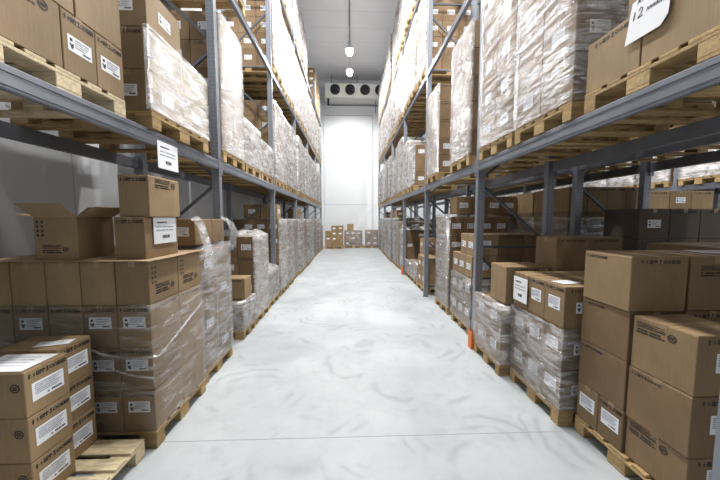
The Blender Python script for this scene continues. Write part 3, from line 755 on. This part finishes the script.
def decorate(o, c, kinds, face, big):
    dx, dy, h = c['dx'], c['dy'], c['h']; wface = dx if face == 'f' else dy
    for kd in kinds:
        if kd in ('label', 'label0', 'label1', 'biglabel'):
            w = min({'label': .17, 'label0': .175, 'label1': .15, 'biglabel': .21}[kd], wface*.72); hh = {'label': .1, 'label0': .095, 'label1': .12, 'biglabel': .115}[kd]
            st = 0 if kd in ('label', 'label0') else 1
            z = h*.5 if kd != 'label0' else h*.6
            if kd == 'biglabel': z = h*.48
            if kd == 'label1': z = h*.55
            link('shipping_label', cached(('lab', r3(w), hh, st), lambda: label_mesh(w, hh, st)), o, facepos(face, dx, dy, 0 if kd != 'biglabel' else .0, z), ROT[face])
        elif not big: continue
        elif kd == 'marks': 
            W = wface*.88 if wface < .3 else .29
            link('handling_marks', cached(('ic', r3(W)), lambda: icons_mesh(W, .03)), o, facepos(face, dx, dy, 0, h-.038), ROT[face])
        elif kd == 'marksL':
            W = .2; link('handling_marks', cached(('ic', r3(W)), lambda: icons_mesh(W, .022)), o, facepos(face, dx, dy, -wface/2+.12, h-.035), ROT[face])
        elif kd in ('address', 'address2', 'addresstop'):
            W = wface*.66; u, z = (wface*.02, h*.3)
            if kd == 'addresstop': z = h*.82
            if kd == 'address' and face == '-': z = h*.8; u = -wface*.1
            if face == 'f': z = h*.72
            if kd == 'address2': z = h*.8
            link('printed_address', cached(('ad', r3(W)), lambda: address_mesh(W, .085)), o, facepos(face, dx, dy, u, z), ROT[face])
        elif kd == 'corner':
            link('handling_marks', cached(('cm',), lambda: corner_marks_mesh(.16)), o, facepos(face, dx, dy, -wface/2+.06, h*.66), ROT[face])
        elif kd == 'stamp':
            def mk():
                mb = MB(); ring(mb, 0, 0, .027, .021, 16); ring(mb, 0, 0, .013, .006, 10); return mb.mesh('printed_stamp', [M['ink']])
            link('printed_stamp', cached('stamp', mk), o, facepos(face, dx, dy, wface/2-.055, h*.66), ROT[face])

used_labels = {}
for i in order:
    if i not in indiv: continue
    c = cartons[i]
    me = cached(('c', r3(c['dx']), r3(c['dy']), r3(c['h']), c['mat']), lambda: carton_mesh(c['dx'], c['dy'], c['h'], c['mat']))
    o = link('carton', me, None, (c['x'], c['y'], c['z']), (0, 0, c['rz']))
    if c['label']: lab = c['label']
    else:
        colr = {'card': 'brown', 'card_tan': 'tan', 'card_dark': 'dark'}[c['mat']]
        lab = f"{c['look']} {colr} carton, {c['where']}"
        if len(lab.split()) > 16: lab = f"{colr} carton, {c['where']}"
        if len(lab.split()) > 16: lab = f"carton, {c['where']}"
    used_labels[lab] = used_labels.get(lab, 0) + 1
    tag(o, lab, 'carton', c['grp'] or None)
    big = hits[i] > 110
    fr = [k for k in c['front']]; sd = [k for k in c['side']]
    if hits[i] > 25:
        decorate(o, c, fr, 'f', big); decorate(o, c, sd, c['sf'], big)
        if big and (c['top'] or hits[i] > 500): link('packing_tape', cached(('tp', r3(c['dx']), r3(c['dy']), r3(c['h'])), lambda: tape_mesh(c['dx'], c['dy'], c['h'])), o)
print('dup labels', {k: v for k, v in used_labels.items() if v > 1})
for l_ in used_labels:
    if len(l_.replace(',', '').split()) > 16: print('LONG', l_)
#DEBUG
mb = MB()
for i in rest:
    c = cartons[i]; x0, x1, y0, y1, z0, z1 = c['x']-c['dx']/2, c['x']+c['dx']/2, c['y']-c['dy']/2, c['y']+c['dy']/2, c['z'], c['z']+c['h']
    mi = {'card': 0, 'card_tan': 1, 'card_dark': 2}[c['mat']]
    mb.quadbox(x0, x1, y0, y1, z0, z1, mi)
    if any(k.startswith('label') for k in c['front']): mb.quadbox(c['x']-.085, c['x']+.085, y0-.001, y0, z0+c['h']*.38, z0+c['h']*.66, 3)
    if any(k.startswith('label') for k in c['side']):
        xx = x1 if c['sf'] == '+' else x0 - .001
        mb.quadbox(xx, xx+.001, c['y']-.075, c['y']+.075, z0+c['h']*.38, z0+c['h']*.66, 3)
o = link('distant_cartons', mb.mesh('distant_cartons', [M['card'], M['card_tan'], M['card_dark'], M['paper']]))
tag(o, 'all the smaller distant brown cartons filling the far pallets of every rack', 'cartons', 'remaining cartons of the racks', 'stuff')

# ------------------------------------------------------------------ pallets out
palsum = {}
for (x, y, z, lab, grp, det, pale, sy) in palletspecs:
    palsum[lab] = palsum.get(lab, 0)+1
    pallet(x, y, z, lab, grp or 'pallets at the front of the aisle', det, pale, sy)

# ------------------------------------------------------------------ stretch film
M['film3side'] = M['film3']; M['film2b'] = M['film2']; M['film1b'] = M['film1']
def wrap_mesh(s, wx, wy, z0, z1, heap, messy, sideonly, seed):
    """film shell around a load; local origin at aisle-near-bottom corner; x grows away from the aisle (times s)"""
    rng = random.Random(seed); mb = MB(); part = messy < -.5; messy = messy + 1 if part else messy; e = 0.012; hh = z1 - z0
    x0, x1, y0, y1 = -e, wx + e, -e, wy + e
    step = 0.1
    # open path: far-y face -> aisle face -> (front face)
    def seg(a, b):
        n = max(2, int((Vector(b)-Vector(a)).length/step)); return [(a[0]+(b[0]-a[0])*i/n, a[1]+(b[1]-a[1])*i/n) for i in range(n)]
    if sideonly: # film parted on the face towards the camera, wraps only its edge
        path = seg((.03, y0), (x0+.01, y0)) + seg((x0, y0+.01), (x0, y1-.01)) + seg((x0+.01, y1), (x1-.01, y1)) + seg((x1, y1-.01), (x1, y0+.01)) + [(x1, y0)]; closed = False
    else:
        path = seg((x0+.012, y0), (x1-.012, y0)) + seg((x1, y0+.012), (x1, y1-.012)) + seg((x1-.012, y1), (x0+.012, y1)) + seg((x0, y1-.012), (x0, y0+.012)); closed = True
    nz = max(3, int(hh/0.1)); P = len(path); cx, cy = wx/2, wy/2
    rows = []
    for k in range(nz+1):
        t = k/nz; row = []
        for i, (x, y) in enumerate(path):
            n_ = noise.noise(Vector((x*2.3+seed, y*2.3, (z0+t*hh)*5)))
            d = .004 + .007*abs(n_)
            dirx = (1 if x > wx-0.001 else (-1 if x < .001 else 0)); diry = (1 if y > wy-.001 else (-1 if y < .001 else 0))
            z = t*hh
            if k == 0: z += .012*abs(noise.noise(Vector((x*3, y*3, seed))))
            if k == nz: z += messy*(.5+noise.noise(Vector((x*4, y*4, seed+5)))) + (0 if part else .004)
            row.append(len(mb.v)); mb.v.append((s*(x+dirx*d), y+diry*d, z))
        rows.append(row)
    # fold-over on top
    row = []
    for i, (x, y) in enumerate([] if part else path):
        r = .07 + .05*noise.noise(Vector((x*5, y*5, seed+2)))
        fx = x + (r if x < .001 else (-r if x > wx-.001 else 0)); fy = y + (r if y < .001 else (-r if y > wy-.001 else 0))
        row.append(len(mb.v)); mb.v.append((s*fx, fy, hh+.008+.006*abs(noise.noise(Vector((x*9, y*9, seed))))+messy*.25))
    if row: rows.append(row)
    for k in range(len(rows)-1):
        for i in range(P if closed else P-1):
            j = (i+1) % P; q = (rows[k][i], rows[k][j], rows[k+1][j], rows[k+1][i])
            mb.f.append(q if s > 0 else q[::-1]); mb.mi.append(0)
    if heap:          # crumpled film gathered on top
        nx, ny = 18, 14; g = []
        for a in range(nx+1):
            for b in range(ny+1):
                u, v = a/nx, b/ny; x, y = u*(wx+.02)-.01, v*(wy+.02)-.01
                edge = min(u, 1-u, v, 1-v)
                zz = hh + .012 + min(1, edge*7)*(.055 + .085*abs(noise.noise(Vector((x*4, y*4, seed)))) + .05*abs(noise.noise(Vector((x*11, y*11, seed)))))
                g.append(len(mb.v)); mb.v.append((s*x, y, zz))
        for a in range(nx):
            for b in range(ny):
                q = (g[a*(ny+1)+b], g[(a+1)*(ny+1)+b], g[(a+1)*(ny+1)+b+1], g[a*(ny+1)+b+1]); mb.f.append(q if s > 0 else q[::-1]); mb.mi.append(0)
    return mb
for n, (s, xe, y0, wx, wy, z0, z1, fm, lab, heap, messy) in enumerate(wrapspecs):
    near = math.hypot(xe, y0) < 6.5
    so = fm in ('film3side', 'film2b', 'film1b')
    key = ('w', s, r3(wx), r3(wy), r3(z1-z0), heap, messy, so, fm, n if near else n % 3)
    me = cached(key, lambda: wrap_mesh(s, wx, wy, z0, z1, heap, messy, so, n*1.7).mesh('stretch_wrap', [M[fm]], smooth=True))
    o = link('stretch_wrap', me, None, (s*xe if lab.find('end wall') < 0 else xe, y0, z0))
    tag(o, lab, 'stretch film', 'stretch film around pallet loads')
    if len(lab.replace(',', '').split()) > 16: print('LONG', lab)

# loose film tails hanging from second left pallet
def ribbon(name, pts, wvec, mat, label, seed=0):
    mb = MB(); n = len(pts); m = 6
    for i, p in enumerate(pts):
        for k in range(m+1):
            t = k/m - .5; q = Vector(p) + Vector(wvec)*t + Vector((noise.noise(Vector((i*.7, k, seed)))*.03, noise.noise(Vector((i*.7, k, seed+9)))*.03, 0))
            mb.v.append(tuple(q))
    for i in range(n-1):
        for k in range(m):
            a = i*(m+1)+k; mb.f.append((a, a+1, a+m+2, a+m+1)); mb.mi.append(0)
    return tag(link(name, mb.mesh(name, [M[mat]], smooth=True)), label, 'stretch film')
ribbon('loose_film', [(-1.66, 3.1, 1.92), (-1.60, 3.12, 1.85), (-1.575, 3.14, 1.72), (-1.57, 3.2, 1.58), (-1.575, 3.25, 1.45), (-1.58, 3.28, 1.33)], (0, .16, .03), 'film2', 'torn film tail hanging down the aisle side of the second left pallet')
ribbon('loose_film', [(-1.64, 3.75, 1.93), (-1.56, 3.78, 1.86), (-1.53, 3.8, 1.74), (-1.56, 3.84, 1.6), (-1.58, 3.86, 1.52)], (0, .22, -.02), 'film2', 'crumpled film tail by the first left upright, above wrapped cartons', 4)
# twisted rope of film around the first left pallet
def rope(pts, r, label):
    mb = MB(); n = 7
    for i, p in enumerate(pts):
        p = Vector(p); rr = r*(1+.5*noise.noise(Vector((i*1.3, 0, 0))))
        d = Vector(pts[min(i+1, len(pts)-1)]) - Vector(pts[max(i-1, 0)]); d.normalize(); a = d.cross(Vector((0,0,1))).normalized(); b = d.cross(a)
        for k in range(n):
            an = 2*PI*k/n + i*.5; mb.v.append(tuple(p + a*math.cos(an)*rr + b*math.sin(an)*rr))
    for i in range(len(pts)-1):
        for k in range(n): mb.f.append((i*n+k, i*n+(k+1)%n, (i+1)*n+(k+1)%n, (i+1)*n+k)); mb.mi.append(0)
    return tag(link('film_rope', mb.mesh('film_rope', [M['film2']], smooth=True)), label, 'stretch film')
rope([(-2.95+i*.09, 2.252+.003*math.sin(i), .93-.0035*i*i*.2 + .02*math.sin(i*.9)) for i in range(15)] + [(-1.60, 2.252, .80), (-1.558, 2.29, .79)] + [(-1.556, 2.4+.1*i, .82+.035*i) for i in range(7)], .010, 'twisted rope of film crossing the first full left pallet')
rope([(-1.95, 2.252, .74), (-1.85, 2.252, .69), (-1.75, 2.252, .655), (-1.66, 2.252, .64), (-1.57, 2.252, .63)], .009, 'short twisted film strand low on the first full left pallet corner')

# ------------------------------------------------------------------ open carton, slip sheet, papers
zt = .146 + 4*.355
mb = MB()
nx, ny = 24, 12
g = {}
for t in (0, 1):
    for a in range(nx+1):
        for b in range(ny+1):
            x = -2.96 + a/nx*1.385; y = 2.275 + b/ny*.835
            d = max(0, -1.60 - x) ; z = zt + .001 + .003*t + .0
            if x > -1.6: z -= .012*abs(noise.noise(Vector((y*6, 0, 0))))
            if y < 2.3: z += .004*noise.noise(Vector((x*5, 1, 0)))
            g[(t,a,b)] = len(mb.v); mb.v.append((x, y, z))
for a in range(nx):
    for b in range(ny):
        mb.f.append((g[1,a,b], g[1,a+1,b], g[1,a+1,b+1], g[1,a,b+1])); mb.mi.append(0)
        mb.f.append((g[0,a,b], g[0,a,b+1], g[0,a+1,b+1], g[0,a+1,b])); mb.mi.append(0)
for a in range(nx):
    for b, fl in ((0, 0), (ny, 1)):
        q = (g[0,a,b], g[0,a+1,b], g[1,a+1,b], g[1,a,b]); mb.f.append(q if not fl else q[::-1]); mb.mi.append(0)
for b in range(ny):
    for a, fl in ((0, 1), (nx, 0)):
        q = (g[0,a,b], g[0,a,b+1], g[1,a,b+1], g[1,a,b]); mb.f.append(q if not fl else q[::-1]); mb.mi.append(0)
tag(link('cardboard_sheet', mb.mesh('cardboard_sheet', [M['card_in']])), 'thin cardboard slip sheet lying over the first full left pallet', 'cardboard sheet')

r = bpy.data.objects.new('open_carton', None); col.objects.link(r); r.location = (-2.345, 2.53, zt+.0065)
tag(r, 'opened tan carton with its flaps spread, standing on the left pallet', 'carton')
W, D, HH, t = .33, .35, .345, .005
mb = MB()
mb.quadbox(-W/2, W/2, -D/2, D/2, 0, t)
mb.quadbox(-W/2, W/2, -D/2, -D/2+t, t, HH); mb.quadbox(-W/2, W/2, D/2-t, D/2, t, HH)
mb.quadbox(-W/2, -W/2+t, -D/2+t, D/2-t, t, HH); mb.quadbox(W/2-t, W/2, -D/2+t, D/2-t, t, HH)
body = link('body', mb.mesh('body', [M['card_tan']]), r)
def flap(lw, ln, loc, rot):
    mb = MB(); mb.quadbox(-lw/2, lw/2, 0, ln, -.002, .002); return link('flap', mb.mesh('flap', [M['card_in']]), r, loc, rot)
flap(D, .17, (-W/2, 0, HH), (math.radians(8), 0, PI/2))
flap(D, .17, (W/2, 0, HH), (math.radians(28), 0, -PI/2))
flap(W, .16, (0, -D/2, HH), (math.radians(38), 0, PI))
flap(W, .16, (0, D/2, HH), (math.radians(35), 0, 0))
link('printed_address', address_mesh(.2, .075), body, (-.01, -D/2-.0006, .085), ROT['f'])
link('handling_marks', corner_marks_mesh(.14), body, (-W/2+.045, -D/2-.0006, .25), ROT['f'])

def sheet(w, h, loc, face, label, style=2, rz=0, curl=0):
    me = label_mesh(w, h, style); rot = list(ROT[face]); o = link('paper_notice', me, None, loc, rot)
    if rz: o.rotation_euler[1] += rz
    return tag(o, label, 'paper')
sheet(.31, .25, (-1.7665+.0, 2.89, 2.50), '+', 'white notice sheet taped to the lower left shelf beam', rz=0)
sheet(.31, .23, (-1.664, 2.63, 1.80), '+', 'white notice sheet on the lower of two loose tan cartons')
sheet(.25, .27, (1.885, 3.05, 1.12), '-', 'white notice sheet taped to corner of the second right floor pallet')
# handwritten sheet on the upper right load
mb = MB(); w, h = .25, .26
mb.poly([(-w/2,-h/2),(w*.36,-h/2+.01),(w/2,-h*.28),(w/2,h/2),(-w*.42,h/2-.02)], t=.0008)
m2 = MB()
def stroke(pts, wd, mi=1):
    for a, b in zip(pts[:-1], pts[1:]):
        a = Vector((*a,0)); b = Vector((*b,0)); d = (b-a).normalized(); n = Vector((-d.y,d.x,0))*wd/2
        m2.poly([tuple((a-n)[:2]),tuple((b-n)[:2]),tuple((b+n)[:2]),tuple((a+n)[:2])], mi=mi)
stroke([(-.085,.0),(-.078,.045)], .008); stroke([(-.055,.04),(-.045,.055),(-.032,.045),(-.04,.02),(-.058,.0),(-.028,.004)], .006)
for q in range(6):
    x = -.005 + q*.018; stroke([(x,.012),(x+.004,.034),(x+.010,.014),(x+.014,.032)], .003)
for q in range(5):
    x = -.07 + q*.03; stroke([(x,.085),(x+.008,.11),(x+.014,.088),(x+.022,.108)], .004)
base = len(mb.v); mb.v += [(x, y, z+.0008) for x, y, z in m2.v]; mb.f += [tuple(i+base for i in f) for f in m2.f]; mb.mi += m2.mi
tag(link('paper_notice', mb.mesh('paper_notice', [M['paper'], M['ink']]), None, (1.792, 1.75, 3.14), (PI/2, math.radians(4), -PI/2)), 'handwritten sheet reading 12 hung on the nearest right shelf cartons', 'paper')
def flat(w, h, loc, rz, label):
    mb = MB(); mb.poly([(-w/2,-h/2),(w/2,-h/2),(w/2,h/2),(-w/2,h/2)], t=.001)
    rng = random.Random(1); m2 = MB()
    for k in range(4): rects_text(m2, -w*.35, w*.3, h*(.3-.17*k), h*(.33-.17*k), 1, rng)
    base = len(mb.v); mb.v += [(x, y, z+.0008) for x, y, z in m2.v]; mb.f += [tuple(i+base for i in f) for f in m2.f]; mb.mi += m2.mi
    tag(link('paper_sheet', mb.mesh('paper_sheet', [M['paper'], M['greyink']]), None, loc, (0,0,rz)), label, 'paper')
flat(.33, .22, (-2.11, 1.80, .146+.855+.001), 0, 'white sheet lying on the nearest left carton')
flat(.2, .09, (-2.13, 2.07, .146+.003+.858+.001), .3, 'small white paper lying on the second near left stack')
flat(.2, .14, (2.05, 2.6, .146+3*.385+.002), .2, 'white sheet lying on the second right floor pallet')
flat(.28, .2, (2.95, 2.2, 1.634), -.2, 'white sheet lying on top of the nearest right pallet')

# ------------------------------------------------------------------ evaporator cooler on the end wall
r = bpy.data.objects.new('cooling_unit', None); col.objects.link(r); r.location = (0.5, 19.35, 9.83)
tag(r, 'white ceiling cooler with four black fans on the end wall', 'cooling unit')
mb = MB(); w = 2.12
mb.cham(-w, w, -.15, .93, 0, .86, .03); mb.cham(-w-.02, w+.02, -.17, .93, -.05, .02, .01)
link('housing', mb.mesh('housing', [M['cooler']]), r)
for i in range(4):
    cx = -w + .68 + i*.97
    mb = MB(); mb.lathe([(.32, -.15), (.32, -.24), (.29, -.26), (.27, -.22), (.27, -.16)], cx, .44, 28, axis='y')
    f = link('fan', mb.mesh('fan', [M['black']], smooth=True), r)
    mb = MB(); mb.lathe([(0.001, -.17), (.28, -.17)], cx, .44, 24, axis='y'); mb.lathe([(.001,-.235),(.09,-.235),(.09,-.17)], cx, .44, 16, axis='y')
    link('fan_hub', mb.mesh('fan_hub', [M['black']]), f)
    mb = MB()
    for k in range(5):
        a = 2*PI*k/5
        pts = [(.08, a-.3), (.25, a-.35), (.26, a+.35), (.08, a+.25)]; b0 = len(mb.v)
        for q, (rr, an) in enumerate(pts): mb.v.append((cx+rr*math.cos(an), -.2 + (.02 if q in (0,1) else -.02), .44+rr*math.sin(an)))
        for q, (rr, an) in enumerate(pts): mb.v.append((cx+rr*math.cos(an), -.194 + (.02 if q in (0,1) else -.02), .44+rr*math.sin(an)))
        for fc in ((0,1,2,3),(7,6,5,4),(0,4,5,1),(1,5,6,2),(2,6,7,3),(3,7,4,0)): mb.f.append(tuple(b0+i_ for i_ in fc)); mb.mi.append(0)
    link('fan_blades', mb.mesh('fan_blades', [M['fanmetal']]), f)
for x in (-w+.15, w-.3):
    mb = MB(); mb.cham(x, x+.12, 0, .12, -.45, -.05, .01); link('bracket', mb.mesh('bracket', [M['black']]), r)
mb = MB(); mb.cham(-w+.15, w, .2, .28, -.42, -.36, .01); mb.quadbox(1.2, 1.24, .2, .24, -.9, -.05)
link('drain_pipe', mb.mesh('drain_pipe', [M['brace']]), r)
for x in (-w+.4, 0, w-.4):
    mb = MB(); mb.quadbox(x-.02, x+.02, .3, .34, .86, ZC-9.83); link('hanger', mb.mesh('hanger', [M['brace']]), r)

# ------------------------------------------------------------------ lamps
def lamp(x, y, label, power, grp):
    z = 10.1
    r = bpy.data.objects.new('pendant_lamp', None); col.objects.link(r); r.location = (x, y, z)
    tag(r, label, 'lamp', grp)
    def rodm():
        mb = MB(); mb.lathe([(.012, .5), (.012, ZC-z-.062)], n=8); mb.lathe([(.07, .34), (.08, .36), (.08, .5), (.06, .52), (.001, .52)], n=16); return mb.mesh('rod', [M['lampgrey']])
    def shadem():
        mb = MB(); mb.lathe([(.21, .1), (.2, .14), (.16, .24), (.1, .33), (.07, .35), (.065, .34), (.095, .32), (.15, .235), (.19, .14), (.2, .1), (.21, .1)], n=24); return mb.mesh('lamp_shade', [M['lampgrey']], smooth=True)
    def bulbm():
        mb = MB(); mb.lathe([(.001, -.16), (.08, -.14), (.145, -.08), (.165, .0), (.13, .12), (.05, .24), (.001, .25)], n=18); return mb.mesh('bulb', [M['bulb']], smooth=True)
    link('rod', cached('rod', rodm), r); link('lamp_shade', cached('shade', shadem), r); link('bulb', cached('bulb', bulbm), r)
    ld = cached(('ld', power), lambda: bpy.data.lights.new('lamp_light', 'SPOT'))
    ld.energy = power; ld.color = (1.0, 0.985, 0.955); ld.shadow_soft_size = 0.2; ld.spot_size = math.radians(165); ld.spot_blend = .5
    lo = bpy.data.objects.new('lamp_light', ld); col.objects.link(lo); lo.parent = r; lo.location = (0, 0, -.4)
PW = 1230
for k, y in enumerate((3.0, 6.0, 9.0, 14.7, 16.7)):
    lb = {14.7: 'nearer of the two glowing pendant lamps over the aisle', 16.7: 'farther of the two glowing pendant lamps, before the cooler'}.get(y, f'glowing pendant lamp overhead above the aisle, {ORD[k]} from the camera')
    lamp(0, y, lb, PW if y < 10 else PW*.55, 'pendant lamps over the aisle')
for k, y in enumerate((0.5, 5.0, 9.5, 14.0)):
    lamp(6.15, y, f'glowing pendant lamp over the next aisle, {ORD[k]} from camera', PW*.8, 'pendant lamps over the next aisle')

w = bpy.data.worlds.new('world'); sc.world = w; w.use_nodes = True
w.node_tree.nodes['Background'].inputs[0].default_value = (0.8, 0.85, 1, 1); w.node_tree.nodes['Background'].inputs[1].default_value = 0.05

sc.view_settings.view_transform = 'Standard'; sc.view_settings.look = 'None'; sc.view_settings.gamma = 1; sc.view_settings.exposure = 0.42
sc.view_settings.use_curve_mapping = False
try:
    sc.cycles.max_bounces = 10; sc.cycles.transparent_max_bounces = 24; sc.cycles.diffuse_bounces = 2; sc.cycles.sample_clamp_indirect = 4.0
    sc.cycles.use_denoising = True
except Exception as e: print(e)
